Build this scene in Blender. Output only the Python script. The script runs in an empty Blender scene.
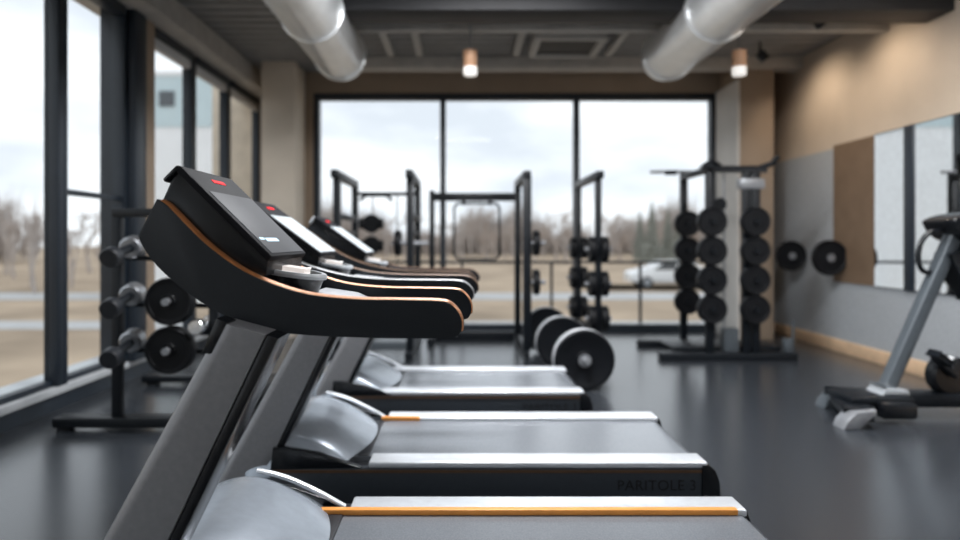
import bpy, bmesh, math, random
from mathutils import Vector, Matrix
random.seed(7)
C = bpy.context.scene.collection
SC = bpy.context.scene
PI = math.pi

# ---------------------------------------------------------------- camera, sky, light, exposure
cam_d = bpy.data.cameras.new('camera'); cam = bpy.data.objects.new('camera', cam_d); C.objects.link(cam)
cam.location = (0, 0, 1.15); cam.rotation_euler = (PI/2, 0, 0)
cam_d.sensor_width = 36; cam_d.lens = 24.75
cam_d.shift_x = 0.01875; cam_d.shift_y = -0.03125
cam_d.clip_end = 600; cam_d.clip_start = 0.05
cam_d.dof.use_dof = True; cam_d.dof.focus_distance = 2.0; cam_d.dof.aperture_fstop = 1.15
SC.camera = cam
vs = SC.view_settings
vs.view_transform = 'Standard'; vs.look = 'None'; vs.gamma = 1.0; vs.use_curve_mapping = False
vs.exposure = 0.52

W = bpy.data.worlds.new('overcast_sky'); SC.world = W; W.use_nodes = True
nt = W.node_tree; nt.nodes.clear()
out = nt.nodes.new('ShaderNodeOutputWorld'); bg = nt.nodes.new('ShaderNodeBackground')
tc = nt.nodes.new('ShaderNodeTexCoord'); mp = nt.nodes.new('ShaderNodeMapping'); mp.inputs['Scale'].default_value = (2.2, 2.2, 7.5)
mp.inputs['Location'].default_value = (0.4, 0.0, 0.35)
nz = nt.nodes.new('ShaderNodeTexNoise'); nz.inputs['Scale'].default_value = 1.3; nz.inputs['Detail'].default_value = 5; nz.inputs['Roughness'].default_value = 0.52
rp = nt.nodes.new('ShaderNodeValToRGB')
rp.color_ramp.elements[0].position = 0.36; rp.color_ramp.elements[0].color = (0.54, 0.57, 0.62, 1)
rp.color_ramp.elements[1].position = 0.58; rp.color_ramp.elements[1].color = (0.81, 0.825, 0.85, 1)
nt.links.new(tc.outputs['Generated'], mp.inputs['Vector']); nt.links.new(mp.outputs[0], nz.inputs['Vector'])
nt.links.new(nz.outputs[0], rp.inputs[0]); nt.links.new(rp.outputs[0], bg.inputs[0]); nt.links.new(bg.outputs[0], out.inputs[0])
bg.inputs[1].default_value = 1.15

def area(name, loc, rot, sx, sy, power, col=(1, 1, 1), portal=False):
    l = bpy.data.lights.new(name, 'AREA'); l.shape = 'RECTANGLE'; l.size = sx; l.size_y = sy; l.energy = power; l.color = col
    o = bpy.data.objects.new(name, l); C.objects.link(o); o.location = loc; o.rotation_euler = rot
    if portal: l.cycles.is_portal = True
    return o
area('portal_back', (0.66, 8.40, 1.5), (-PI/2, 0, 0), 5.0, 2.9, 1, portal=True)
area('portal_left', (-2.92, 2.0, 1.6), (0, -PI/2, 0), 3.1, 14.2, 1, portal=True)
FILL_LIGHTS = [(1.9, 1.2, 40), (-1.2, -2.2, 16), (1.6, -2.2, 20), (0.0, 3.6, 70), (2.6, 3.6, 80), (0.3, 4.4, 62)]  # added fill lamps, out of view, to lift the interior
WASH = [(3.25, 4.2), (3.25, 5.9), (3.25, 7.0)]
for x, y, pw in FILL_LIGHTS:
    area('fill_lamp', (x, y, 3.12), (0, 0, 0), 1.2, 0.3, pw, (0.97, 0.98, 1.0))
for x, y in WASH:
    l = bpy.data.lights.new('wash_lamp', 'SPOT'); l.energy = 17; l.color = (1.0, 0.82, 0.64); l.spot_size = 2.3; l.spot_blend = 0.9; l.shadow_soft_size = 0.04
    o = bpy.data.objects.new('wash_lamp', l); C.objects.link(o); o.location = (x, y, 3.02)
    o.rotation_euler = (0, math.radians(-38), 0)

# ---------------------------------------------------------------- materials
def mat(name, col, rough=0.5, metal=0.0, spec=0.5, var=0.0, scale=30.0, bump=0.0, coat=0.0, emit=None, estr=0.0):
    m = bpy.data.materials.new(name); m.use_nodes = True
    n = m.node_tree.nodes; b = n['Principled BSDF']; L = m.node_tree.links
    b.inputs['Base Color'].default_value = (*col, 1); b.inputs['Roughness'].default_value = rough
    b.inputs['Metallic'].default_value = metal; b.inputs['Specular IOR Level'].default_value = spec
    b.inputs['Coat Weight'].default_value = coat; b.inputs['Coat Roughness'].default_value = 0.15
    if emit: b.inputs['Emission Color'].default_value = (*emit, 1); b.inputs['Emission Strength'].default_value = estr
    t = n.new('ShaderNodeTexCoord'); z = n.new('ShaderNodeTexNoise'); z.inputs['Scale'].default_value = scale; z.inputs['Detail'].default_value = 4
    L.new(t.outputs['Object'], z.inputs['Vector'])
    v = max(var, 0.04)
    r = n.new('ShaderNodeValToRGB')
    r.color_ramp.elements[0].position = 0.3; r.color_ramp.elements[1].position = 0.7
    r.color_ramp.elements[0].color = (*[max(0, c*(1-v)) for c in col], 1); r.color_ramp.elements[1].color = (*[min(1, c*(1+v)) for c in col], 1)
    L.new(z.outputs[0], r.inputs[0]); L.new(r.outputs[0], b.inputs['Base Color'])
    if bump:
        bp = n.new('ShaderNodeBump'); bp.inputs['Strength'].default_value = bump; bp.inputs['Distance'].default_value = 0.01
        L.new(z.outputs[0], bp.inputs['Height']); L.new(bp.outputs[0], b.inputs['Normal'])
    return m
M = {}
M['floor'] = mat('rubber_floor', (0.027, 0.031, 0.037), 0.24, 0, 1.0, 0.25, 60)
M['wall'] = mat('beige_paint', (0.55, 0.465, 0.375), 0.8, 0, 0.3, 0.05, 3)
M['cream'] = mat('cream_paint', (0.72, 0.64, 0.54), 0.8, 0, 0.3, 0.05, 3)
M['wallgrey'] = mat('grey_wall_panel', (0.36, 0.38, 0.40), 0.7, 0, 0.3, 0.08, 45, 0.04)
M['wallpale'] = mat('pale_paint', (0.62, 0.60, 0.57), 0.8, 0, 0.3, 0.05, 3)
M['pillar'] = mat('taupe_paint', (0.33, 0.255, 0.19), 0.8, 0, 0.3, 0.05, 3)
M['brownreflect'] = mat('brown_reflection', (0.17, 0.115, 0.075), 0.7, 0, 0.3, 0.08, 6)  # brown of a pillar reflection at the mirror's edge, put into a board
M['ceiling'] = mat('ceiling_deck', (0.25, 0.245, 0.24), 0.7, 0, 0.3, 0.1, 6)
M['beamdark'] = mat('dark_steel', (0.022, 0.022, 0.024), 0.6, 0, 0.4, 0.1, 8)
M['beamlight'] = mat('grey_steel', (0.46, 0.44, 0.41), 0.6, 0, 0.4, 0.1, 8)
M['frame'] = mat('anthracite_frame', (0.014, 0.021, 0.031), 0.42, 0, 0.5, 0.08, 10)
M['sill'] = mat('pale_sill', (0.52, 0.54, 0.56), 0.45, 0, 0.5, 0.05, 10)
M['wood'] = mat('light_oak', (0.72, 0.50, 0.32), 0.5, 0, 0.4, 0.12, 8)
M['duct'] = mat('galvanized_duct', (0.76, 0.78, 0.79), 0.30, 0.6, 0.5, 0.08, 4)
M['black'] = mat('matt_black_plastic', (0.010, 0.012, 0.016), 0.45, 0, 0.45, 0.1, 50)
M['arm'] = mat('charcoal_plastic', (0.006, 0.009, 0.013), 0.5, 0, 0.4, 0.12, 120, 0.02)
M['gloss'] = mat('gloss_black_plastic', (0.006, 0.007, 0.009), 0.25, 0, 0.45, 0.1, 20)
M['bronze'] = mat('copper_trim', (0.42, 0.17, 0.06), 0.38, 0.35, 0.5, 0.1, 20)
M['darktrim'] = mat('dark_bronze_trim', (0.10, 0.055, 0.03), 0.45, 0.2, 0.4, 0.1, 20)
M['orange'] = mat('orange_trim', (0.75, 0.30, 0.06), 0.45, 0.1, 0.5, 0.08, 20)
M['upright'] = mat('gunmetal_paint', (0.235, 0.235, 0.245), 0.36, 0.25, 0.5, 0.06, 60)
M['silver'] = mat('silver_plastic', (0.72, 0.75, 0.79), 0.27, 0.4, 0.5, 0.05, 30)
M['hood'] = mat('silver_cover', (0.36, 0.40, 0.45), 0.24, 0.5, 0.5, 0.05, 30)
M['belt'] = mat('running_belt', (0.15, 0.162, 0.18), 0.24, 0, 1.0, 0.15, 180)
M['skirt'] = mat('charcoal_skirt', (0.026, 0.032, 0.040), 0.4, 0, 0.5, 0.08, 40)
M['print'] = mat('black_print', (0.004, 0.004, 0.005), 0.5)
M['bezel'] = mat('bezel_plastic', (0.010, 0.0105, 0.013), 0.7, 0, 0.12, 0.05, 40)
M['screen'] = mat('screen_glass', (0.07, 0.07, 0.073), 0.5, 0, 0.05, 0.05, 8, emit=(0.5, 0.55, 0.62), estr=0.07)
M['screen2'] = mat('bright_screen_glass', (0.2, 0.21, 0.22), 0.3, 0, 0.6, 0.05, 8, emit=(0.72, 0.8, 0.86), estr=0.5)
M['statusbar'] = mat('lit_status_bar', (0.3, 0.4, 0.5), 0.3, emit=(0.55, 0.8, 0.95), estr=0.75)
M['readout'] = mat('lit_readout', (0.5, 0.5, 0.5), 0.3, emit=(1.0, 0.9, 0.85), estr=0.4)
M['red'] = mat('red_logo', (0.7, 0.008, 0.015), 0.7, 0, 0.1, emit=(0.9, 0.02, 0.03), estr=0.35)
M['rack'] = mat('rack_powder_coat', (0.005, 0.007, 0.010), 0.42, 0, 0.3, 0.1, 40)
M['plate'] = mat('rubber_plate', (0.004, 0.0045, 0.006), 0.5, 0, 0.22, 0.15, 60)
M['bumper'] = mat('bumper_rubber', (0.004, 0.005, 0.007), 0.5, 0, 0.2, 0.15, 60)
M['collar'] = mat('satin_steel', (0.36, 0.37, 0.39), 0.3, 0.8, 0.5)
M['rim'] = mat('rim_sheen_grey', (0.42, 0.43, 0.45), 0.4, 0, 0.6, 0.1, 40)  # light grey paints the window sheen on the plate treads
M['hub'] = mat('steel_hub', (0.32, 0.33, 0.35), 0.4, 0.6, 0.5, 0.1, 30)
M['chrome'] = mat('chrome', (0.75, 0.77, 0.8), 0.14, 1.0, 0.5)
M['bikegrey'] = mat('bike_grey', (0.075, 0.088, 0.10), 0.4, 0.2, 0.5, 0.06, 30)
M['palegrey'] = mat('pale_grey_plastic', (0.36, 0.38, 0.40), 0.4, 0.1, 0.5, 0.05, 30)
M['mirror'] = mat('mirror_glass', (0.88, 0.90, 0.91), 0.01, 1.0)
M['lampbody'] = mat('copper_lamp_body', (0.62, 0.36, 0.22), 0.5, 0.1, 0.5, 0.08, 20)
M['lampglow'] = mat('lamp_diffuser', (0.8, 0.8, 0.8), 0.4, emit=(1.0, 0.95, 0.88), estr=0.42)
M['vent'] = mat('white_grille', (0.42, 0.41, 0.39), 0.5, 0, 0.4)
M['grass'] = mat('dry_grass', (0.44, 0.345, 0.255), 0.95, 0, 0.1, 0.28, 0.25)
M['road'] = mat('pale_asphalt', (0.50, 0.50, 0.50), 0.9, 0, 0.2, 0.1, 1)
M['concrete'] = mat('concrete', (0.40, 0.39, 0.37), 0.85, 0, 0.2, 0.1, 4)
M['twig'] = mat('hazy_twigs', (0.41, 0.345, 0.305), 0.95, 0, 0.1, 0.2, 1)  # lightened so the distance haze sits in the colour
M['twiggrey'] = mat('hazy_grey_twigs', (0.47, 0.42, 0.39), 0.95, 0, 0.1, 0.2, 1)  # paler still, haze held in the twig colour
M['fir'] = mat('hazy_fir_needles', (0.25, 0.255, 0.225), 0.95, 0, 0.1, 0.25, 2)  # green greyed and raised to carry the haze
M['carwhite'] = mat('white_car_paint', (0.93, 0.94, 0.95), 0.25, 0, 0.5, coat=0.6)
M['carglass'] = mat('dark_car_glass', (0.08, 0.09, 0.10), 0.1, 0, 0.8)
M['tyre'] = mat('tyre_rubber', (0.03, 0.03, 0.03), 0.8)
M['facade'] = mat('white_render', (0.88, 0.90, 0.92), 0.9, 0, 0.2, 0.04, 1)
M['facadeteal'] = mat('teal_cladding', (0.58, 0.70, 0.74), 0.6, 0, 0.3, 0.06, 1)
M['brickbeige'] = mat('beige_stone', (0.78, 0.69, 0.57), 0.85, 0, 0.2, 0.1, 6)
M['blind'] = mat('blind_fabric', (0.62, 0.63, 0.64), 0.8, 0, 0.2)
def glass():
    m = bpy.data.materials.new('window_glass'); m.use_nodes = True; n = m.node_tree.nodes; L = m.node_tree.links; n.clear()
    o = n.new('ShaderNodeOutputMaterial'); mx = n.new('ShaderNodeMixShader'); t = n.new('ShaderNodeBsdfTransparent'); g = n.new('ShaderNodeBsdfGlossy')
    t.inputs[0].default_value = (0.95, 0.97, 0.975, 1); g.inputs['Roughness'].default_value = 0.02
    f = n.new('ShaderNodeFresnel'); ge = n.new('ShaderNodeNewGeometry'); mi = n.new('ShaderNodeMix'); mi.inputs[2].default_value = 1.07; mi.inputs[3].default_value = 1/1.07
    L.new(ge.outputs['Backfacing'], mi.inputs[0]); L.new(mi.outputs[0], f.inputs[0])
    L.new(f.outputs[0], mx.inputs[0]); L.new(t.outputs[0], mx.inputs[1]); L.new(g.outputs[0], mx.inputs[2]); L.new(mx.outputs[0], o.inputs[0])
    return m
M['glass'] = glass()

# ---------------------------------------------------------------- helpers
class MB:
    def __init__(s): s.bm = bmesh.new()
    def box(s, x0, x1, y0, y1, z0, z1, bev=0.0, seg=2):
        ret = bmesh.ops.create_cube(s.bm, size=1.0); v = ret['verts']
        for p in v:
            p.co = Vector(((x0+x1)/2 + p.co.x*(x1-x0), (y0+y1)/2 + p.co.y*(y1-y0), (z0+z1)/2 + p.co.z*(z1-z0)))
        if bev: s._bev(v, bev, seg)
        return s
    def _bev(s, verts, w, seg):
        vs_ = set(verts); e = [e for e in s.bm.edges if e.verts[0] in vs_ and e.verts[1] in vs_]
        bmesh.ops.bevel(s.bm, geom=e, offset=w, segments=seg, profile=0.5, affect='EDGES', clamp_overlap=True)
    def bar(s, p0, p1, w, h, bev=0.0, up=(0, 0, 1)):
        p0, p1 = Vector(p0), Vector(p1); d = (p1-p0); L = d.length; d.normalize(); u = Vector(up)
        if abs(d.dot(u)) > 0.99: u = Vector((0, 1, 0))
        sd = d.cross(u).normalized(); u2 = sd.cross(d)
        v = bmesh.ops.create_cube(s.bm, size=1.0)['verts']; c = (p0+p1)/2
        for p in v: p.co = c + d*(p.co.x*L) + sd*(p.co.y*w) + u2*(p.co.z*h)
        if bev: s._bev(v, bev, 2)
        return s
    def tube(s, pts, r, seg=12, cap=True, flat=1.0):
        pts = [Vector(p) for p in pts]; n = len(pts); rs = r if isinstance(r, (list, tuple)) else [r]*n
        rings = []; prev = None
        for i, p in enumerate(pts):
            d = (pts[min(i+1, n-1)] - pts[max(i-1, 0)]).normalized()
            if prev is None:
                a = Vector((0, 0, 1)) if abs(d.z) < 0.9 else Vector((0, 1, 0)); u = d.cross(a).normalized()
            else: u = (prev - d*prev.dot(d)).normalized()
            prev = u; w = d.cross(u)
            rings.append([s.bm.verts.new(p + (u*math.cos(2*PI*k/seg) + w*math.sin(2*PI*k/seg)*flat)*rs[i]) for k in range(seg)])
        for a, b in zip(rings, rings[1:]):
            for k in range(seg): s.bm.faces.new((a[k], a[(k+1) % seg], b[(k+1) % seg], b[k]))
        if cap: s.bm.faces.new(rings[0][::-1]); s.bm.faces.new(rings[-1])
        return s
    def lathe(s, prof, org=(0, 0, 0), axis=(0, 1, 0), seg=40, closed=False, sx=1.0, sy=1.0):
        org = Vector(org); ax = Vector(axis).normalized(); a = Vector((0, 0, 1)) if abs(ax.z) < 0.9 else Vector((1, 0, 0))
        u = ax.cross(a).normalized(); w = ax.cross(u)
        rings = [[s.bm.verts.new(org + ax*t + (u*math.cos(2*PI*k/seg)*sx + w*math.sin(2*PI*k/seg)*sy)*max(r, 1e-4)) for k in range(seg)] for r, t in prof]
        prs = list(zip(rings, rings[1:])) + ([(rings[-1], rings[0])] if closed else [])
        for a_, b_ in prs:
            for k in range(seg): s.bm.faces.new((a_[k], a_[(k+1) % seg], b_[(k+1) % seg], b_[k]))
        if not closed: s.bm.faces.new(rings[0][::-1]); s.bm.faces.new(rings[-1])
        return s
    def prism(s, pts, y0, y1, bev=0.0, seg=2):          # pts in (x, z), extruded along y
        a = [s.bm.verts.new((x, y0, z)) for x, z in pts]; b = [s.bm.verts.new((x, y1, z)) for x, z in pts]; n = len(pts)
        f0 = s.bm.faces.new(a); f1 = s.bm.faces.new(b[::-1])
        for k in range(n): s.bm.faces.new((a[k], b[k], b[(k+1) % n], a[(k+1) % n]))
        if bev:
            e = list(f0.edges) + list(f1.edges)
            bmesh.ops.bevel(s.bm, geom=e, offset=bev, segments=seg, profile=0.5, affect='EDGES', clamp_overlap=True)
        return s
    def grid(s, fn, nu, nv):
        v = [[s.bm.verts.new(fn(i/nu, j/nv)) for j in range(nv+1)] for i in range(nu+1)]
        for i in range(nu):
            for j in range(nv): s.bm.faces.new((v[i][j], v[i+1][j], v[i+1][j+1], v[i][j+1]))
        return s
    def build(s, name, m, parent=None, root=None, smooth=True, ang=38):
        bmesh.ops.recalc_face_normals(s.bm, faces=s.bm.faces[:])
        me = bpy.data.meshes.new(name); s.bm.to_mesh(me); s.bm.free()
        if root is not None: me.transform(Matrix.Translation(-root.location))
        if smooth:
            for p in me.polygons: p.use_smooth = True
            me.set_sharp_from_angle(angle=math.radians(ang))
        me.materials.append(m if not isinstance(m, str) else M[m])
        o = bpy.data.objects.new(name, me); C.objects.link(o)
        if parent is not None: o.parent = parent
        return o
def tag(o, label=None, cat=None, group=None, kind=None):
    if label: o['label'] = label
    if cat: o['category'] = cat
    if group: o['group'] = group
    if kind: o['kind'] = kind
    return o
def thing(name, loc, label, cat, group=None):
    o = bpy.data.objects.new(name, None); o.empty_display_size = 0.1; C.objects.link(o); o.location = loc
    return tag(o, label, cat, group)
def copy_tree(o, parent=None):
    c = o.copy(); C.objects.link(c)
    if parent is not None: c.parent = parent
    for ch in [x for x in list(bpy.data.objects) if x.parent == o]: copy_tree(ch, c)
    return c
def struct(name, mb, m, parent=None, label=None, **k):
    o = mb.build(name, m, parent, **k); o['kind'] = 'structure'
    if label: o['label'] = label
    return o
def spline(pts, n=8, closed=False):
    out_ = []; P = [Vector(p) for p in pts]; N = len(P)
    for i in range(N if closed else N-1):
        p0 = P[(i-1) % N] if closed or i > 0 else P[i]; p1 = P[i]; p2 = P[(i+1) % N]; p3 = P[(i+2) % N] if closed or i+2 < N else P[i+1]
        for k in range(n):
            t = k/n
            out_.append(0.5*((2*p1) + (p2-p0)*t + (2*p0-5*p1+4*p2-p3)*t*t + (3*p1-p0-3*p2+p3)*t**3))
    if not closed: out_.append(P[-1])
    return out_

# ---------------------------------------------------------------- room shell
XL, XR, YB, YF, ZC = -2.75, 3.9, 8.25, -5.0, 3.25
struct('floor', MB().box(-3.1, -2.30, YF-0.1, 9.2, -0.12, 0).box(-2.30, 4.1, YF-0.1, YB+0.2, -0.12, 0), 'floor', label='dark grey rubber gym floor')
cb = MB()                                                     # ribbed deck running across the room
prof = []; y = YF-0.1
while y < 9.0:
    prof += [(y, ZC), (y+0.10, ZC), (y+0.12, ZC+0.03), (y+0.16, ZC+0.03), (y+0.18, ZC)]; y += 0.18
top = [(y, ZC+0.15), (YF-0.1, ZC+0.15)]
pp = prof + [(y, ZC)] + top
va = [cb.bm.verts.new((-3.1, a, b)) for a, b in pp]; vb = [cb.bm.verts.new((4.1, a, b)) for a, b in pp]
for k in range(len(pp)): cb.bm.faces.new((va[k], vb[k], vb[(k+1) % len(pp)], va[(k+1) % len(pp)]))
struct('ceiling', cb, 'ceiling', smooth=False, label='dark ribbed steel ceiling deck')
# right wall: beige above, grey panel below, oak baseboard
struct('wall_right', MB().box(XR, XR+0.2, YF-0.1, YB+0.25, 0, ZC), 'wall', label='beige right wall')
struct('trim_1', MB().box(XR-0.025, XR, YF, YB, 0.13, 2.10), 'wallgrey', label='grey panel over the lower right wall')
struct('baseboard_right', MB().box(XR-0.04, XR, YF, YB, 0, 0.13, 0.004), 'wood', label='light oak baseboard')
struct('wall_front', MB().box(-3.1, 4.1, YF-0.2, YF, 0, ZC), 'wallpale', label='pale wall behind the viewpoint')
# back wall
wb = MB(); wb.box(-2.36, -1.86, YB, YB+0.2, 0, ZC); wb.box(-2.82, -2.36, 9.0, 9.2, 0, ZC); wb.box(-2.36, -2.30, YB+0.2, 9.2, 0, ZC); wb.box(3.19, 4.1, YB, YB+0.2, 0, ZC); wb.box(-1.86, 3.19, YB, YB+0.2, 2.99, ZC)
struct('wall_back', wb, 'pillar', label='taupe back wall around the big window')
struct('pillar', MB().box(-2.36, -1.96, 7.75, YB, 0, ZC, 0.006), 'cream', label='beige pillar left of the back window')
struct('pillar', MB().box(3.20, 3.60, 7.62, YB, 0, ZC, 0.006), 'pillar', label='taupe pillar right of the back window')
struct('window_light_strip', MB().box(3.17, 3.20, 7.60, YB, 0, 2.99), 'wallpale', label='pale strip painting window light onto the taupe pillar')  # pale colour stands in for window light on this pillar face
struct('reflection_panel', MB().box(XR-0.04, XR-0.025, 6.19, 6.86, 0.72, 2.13), 'brownreflect', label='brown panel standing in for a pillar reflection left of the mirror')  # takes the place of the pillar's reflection beside the mirror
# back windows, three bays
edges = [-1.86, -0.24, 1.44, 3.19]
for i in range(3):
    x0, x1 = edges[i], edges[i+1]; f = MB(); t = 0.035; L = 0.07 if i == 0 else t; R = 0.07 if i == 2 else t
    f.box(x0, x0+L, YB+0.02, YB+0.14, 0, 2.99); f.box(x1-R, x1, YB+0.02, YB+0.14, 0, 2.99)
    f.box(x0+L, x1-R, YB+0.02, YB+0.14, 0, 0.09); f.box(x0+L, x1-R, YB+0.02, YB+0.14, 2.91, 2.99)
    w = struct('window_%d' % (i+1), f, 'frame', label='dark framed floor to ceiling back window')
    MB().box(x0+L, x1-R, YB+0.07, YB+0.085, 0.09, 2.91).build('pane', 'glass', w)
# left window wall
struct('wall_left', MB().box(-3.1, XL-0.02, YF-0.1, 9.2, 3.06, ZC), 'wallpale', label='head of the left window wall')
lb = [(-4.95, -2.6), (-2.6, -0.4), (-0.4, 1.6), (1.6, 4.503), (4.503, 5.37), (5.76, 6.705), (6.705, 7.715), (7.715, 8.90)]
for i, (y0, y1) in enumerate(lb):
    f = MB(); a = 0.055
    xo, xi = -2.82, -2.72
    f.box(xo, xi, y0, y0+a, 0.16, 3.06, 0.004); f.box(xo, xi, y1-a, y1, 0.16, 3.06, 0.004)
    f.box(xo, xi+0.02, y0+a, y1-a, 2.96, 3.06, 0.004)
    f.box(xo, xi-0.04, y0+a, y1-a, 0.16, 0.20)
    w = struct('window_%d' % (i+4), f, 'frame', label='tall dark framed window of the left wall')
    MB().box(-2.80, -2.788, y0+a, y1-a, 0.20, 2.96).build('pane', 'glass', w)
    if i == 4: MB().box(-2.785, -2.75, y0+a, y1-a, 1.465, 1.505).build('reflection_bar', 'frame', w)  # dark bar put in for a rack reflection on the glass
struct('trim_2', MB().box(-3.1, -2.715, YF, 9.0, 0.11, 0.16, 0.004), 'sill', label='pale window sill along the left wall')
struct('baseboard_left', MB().box(-3.1, -2.74, YF, 9.0, 0, 0.11), 'frame', label='dark plinth under the left windows')
c_ = MB(); c_.box(-2.95, -2.66, 5.37, 5.575, 0.16, 3.06, 0.01)
struct('pillar', c_, 'frame', label='dark steel pillar between the left windows')
struct('trim_3', MB().box(-2.9, -2.68, 5.575, 5.76, 0.16, 3.06), 'pillar', label='taupe strip beside the dark steel pillar')
struct('trim_4', MB().box(XL, -2.50, YF, 9.0, 3.03, ZC), 'beamlight', label='grey soffit box above the left windows')
# ceiling steel
b = MB(); b.box(-1.0, XR, 5.22, 5.55, 2.97, ZC, 0.006); struct('beam', b, 'beamdark', label='dark ceiling beam across the room')
b = MB(); b.box(-1.0, XR, 1.8, 2.1, 2.97, ZC, 0.006); struct('beam', b, 'beamdark', label='dark ceiling beam near the viewpoint')
b = MB(); b.box(-1.2, XR, 6.02, 6.10, 3.06, 3.13, 0.004); b.box(-1.2, XR, 6.05, 6.07, 3.13, ZC); struct('beam', b, 'beamlight', label='pale steel channel across the ceiling')
b = MB(); b.box(-1.5, XR, 7.55, 7.75, 3.12, ZC, 0.004); struct('beam', b, 'beamlight', label='grey steel beam close to the back wall')

# mirror
mr = thing('wall_mirror', (XR-0.025, 4.9, 0.70), 'large frameless mirror on the grey right wall', 'mirror')
MB().box(XR-0.043, XR-0.033, 1.2, 6.17, 0.72, 2.13).build('glass', 'mirror', mr, mr)
MB().box(XR-0.033, XR-0.025, 1.2, 6.18, 0.71, 2.14).build('backing', 'frame', mr, mr)
MB().box(XR-0.055, XR-0.043, 5.63, 5.75, 0.71, 2.14, .003).build('divider', 'frame', mr, mr)

# ---------------------------------------------------------------- outside
gz = -1.4
struct('ground', MB().grid(lambda u, v: (-150+300*u, -40+300*v, gz), 4, 4), 'grass', label='dry tan grass outside the windows')
struct('road', MB().box(-60, 90, 28.0, 31.5, gz, gz+0.03), 'road', label='pale road across the grass')
struct('path', MB().box(-60, 60, 18.8, 20.6, gz, gz+0.02), 'road', label='pale path across the grass')
struct('terrace', MB().box(-2.30, 4.1, YB+0.2, 9.15, gz, -0.05), 'concrete', label='concrete terrace edge under the railing')
struct('exterior_pier', MB().box(-3.50, -2.86, 9.25, 9.8, gz, 4.2), 'brickbeige', label='beige stone pier outside the left windows')
rl = thing('railing', (0.5, 9.0, -0.05), 'thin dark railing outside the back window', 'railing')
MB().box(-2.28, 4.0, 8.985, 9.015, 0.83, 0.865).build('top_rail', 'frame', rl, rl)
for x in (-2.2, -1.2, 0.0, 1.22, 2.43, 3.6):
    MB().box(x-0.018, x+0.018, 8.985, 9.015, -0.05, 0.83).build('post', 'frame', rl, rl)

def car(loc):
    r = thing('car', loc, 'white car parked on the road beyond the back window', 'car')
    x, y, z = loc
    body = [(-2.2, .35), (-2.2, .75), (-2.05, .88), (-1.2, .95), (-.5, 1.42), (.9, 1.45), (1.75, 1.0), (2.15, .92), (2.2, .4), (1.9, .28), (-1.9, .28)]
    m = MB(); m.prism([(p[0]+x, p[1]+z) for p in body], y-.85, y+.85, 0.12, 3); bd = m.build('body', 'carwhite', r, r)
    gl = [(-1.0, .97), (-.45, 1.36), (.2, 1.38), (.2, .97)]; gl2 = [(.28, .97), (.28, 1.38), (.85, 1.38), (1.45, 1.0)]
    for g in (gl, gl2):
        m = MB(); m.prism([(p[0]+x, p[1]+z) for p in g], y-.87, y-.84); m.build('window', 'carglass', r, r)
    for wx in (-1.35, 1.4):
        for wy in (-.87, .67):
            m = MB(); m.lathe([(0.05, 0), (.29, 0), (.32, .03), (.32, .17), (.29, .2), (.05, .2)], (x+wx, y+wy, z+.32), (0, 1, 0), 24); wl = m.build('wheel', 'tyre', r, r)
            m = MB(); m.lathe([(0.02, 0), (.19, 0), (.19, .02), (.02, .02)], (x+wx, y+wy-.015, z+.32), (0, 1, 0), 20); m.build('rim', 'palegrey', wl, r)
    return r
car((11.1, 35.6, gz))
struct('driveway', MB().box(6.5, 40, 33.5, 37.5, gz-0.02, gz), 'road', label='pale parking strip under the car')

def bare_tree(h, seed, mk):
    rnd = random.Random(seed); m = MB()
    def br(p, d, L, r, lev):
        q = p + d*L; m.tube([p, q], [r, r*0.6], 4 if lev > 0 else 6, cap=False)
        if lev >= 4: return
        k = 3 if lev < 3 else 4
        for i in range(k):
            a = Vector((rnd.gauss(0, 1), rnd.gauss(0, 1), rnd.gauss(0, .6))).normalized()
            nd = (d*0.95 + a*0.62 + Vector((0, 0, .18))).normalized()
            br(p + d*L*(rnd.uniform(.55, 1) if lev else rnd.uniform(.45, 1)), nd, L*rnd.uniform(.58, .78), max(r*0.55, 0.022), lev+1)
    br(Vector((0, 0, 0)), Vector((rnd.gauss(0, .05), rnd.gauss(0, .05), 1)).normalized(), h*0.34, h*0.022, 0)
    return m
def fir(h, seed):
    rnd = random.Random(seed); m = MB(); n = 9
    m.tube([(0, 0, 0), (0, 0, h*.95)], [h*.02, h*.004], 6)
    for i in range(n):
        z0 = h*(.08 + .88*i/n); R = h*.19*(1-i/(n+.6)); seg = 18
        tipv = m.bm.verts.new((0, 0, min(h, z0+h*.2)))
        ring = [m.bm.verts.new((R*(1.0 if k % 2 else .6)*rnd.uniform(.8, 1.15)*math.cos(2*PI*k/seg), R*(1.0 if k % 2 else .6)*rnd.uniform(.8, 1.15)*math.sin(2*PI*k/seg), z0+rnd.uniform(-.02, .02)*h)) for k in range(seg)]
        for k in range(seg): m.bm.faces.new((ring[k], ring[(k+1) % seg], tipv))
    return m
def tree_at(proto, x, y, s, rz, label, group):
    o = proto.copy(); C.objects.link(o); o.location = (x, y, gz); o.scale = (s, s, s*random.uniform(.85, 1.12)); o.rotation_euler = (0, 0, rz)
    return tag(o, label, 'tree', group)
protos = [bare_tree(7.0, s, 0).build('bare_tree', 'twig' if s % 2 else 'twiggrey', smooth=False) for s in range(5)]
firs = [fir(8.0, 20+s).build('fir_tree', 'fir', smooth=False) for s in range(2)]
used = set()
def plant(lst, x, y, s, label, group):
    p = random.choice(lst); rz = random.uniform(0, 6.28)
    if p.name not in used:
        used.add(p.name); p.location = (x, y, gz); p.scale = (s, s, s); p.rotation_euler = (0, 0, rz); tag(p, label, 'tree', group)
    else: tree_at(p, x, y, s, rz, label, group)
spots = []
def free(x, y, r):
    if any((x-a)**2+(y-b)**2 < (r+c)**2 for a, b, c in spots): return False
    spots.append((x, y, r)); return True
LB, GB = 'bare brown tree in the distant row beyond the back window', 'bare trees beyond the back window'
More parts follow.
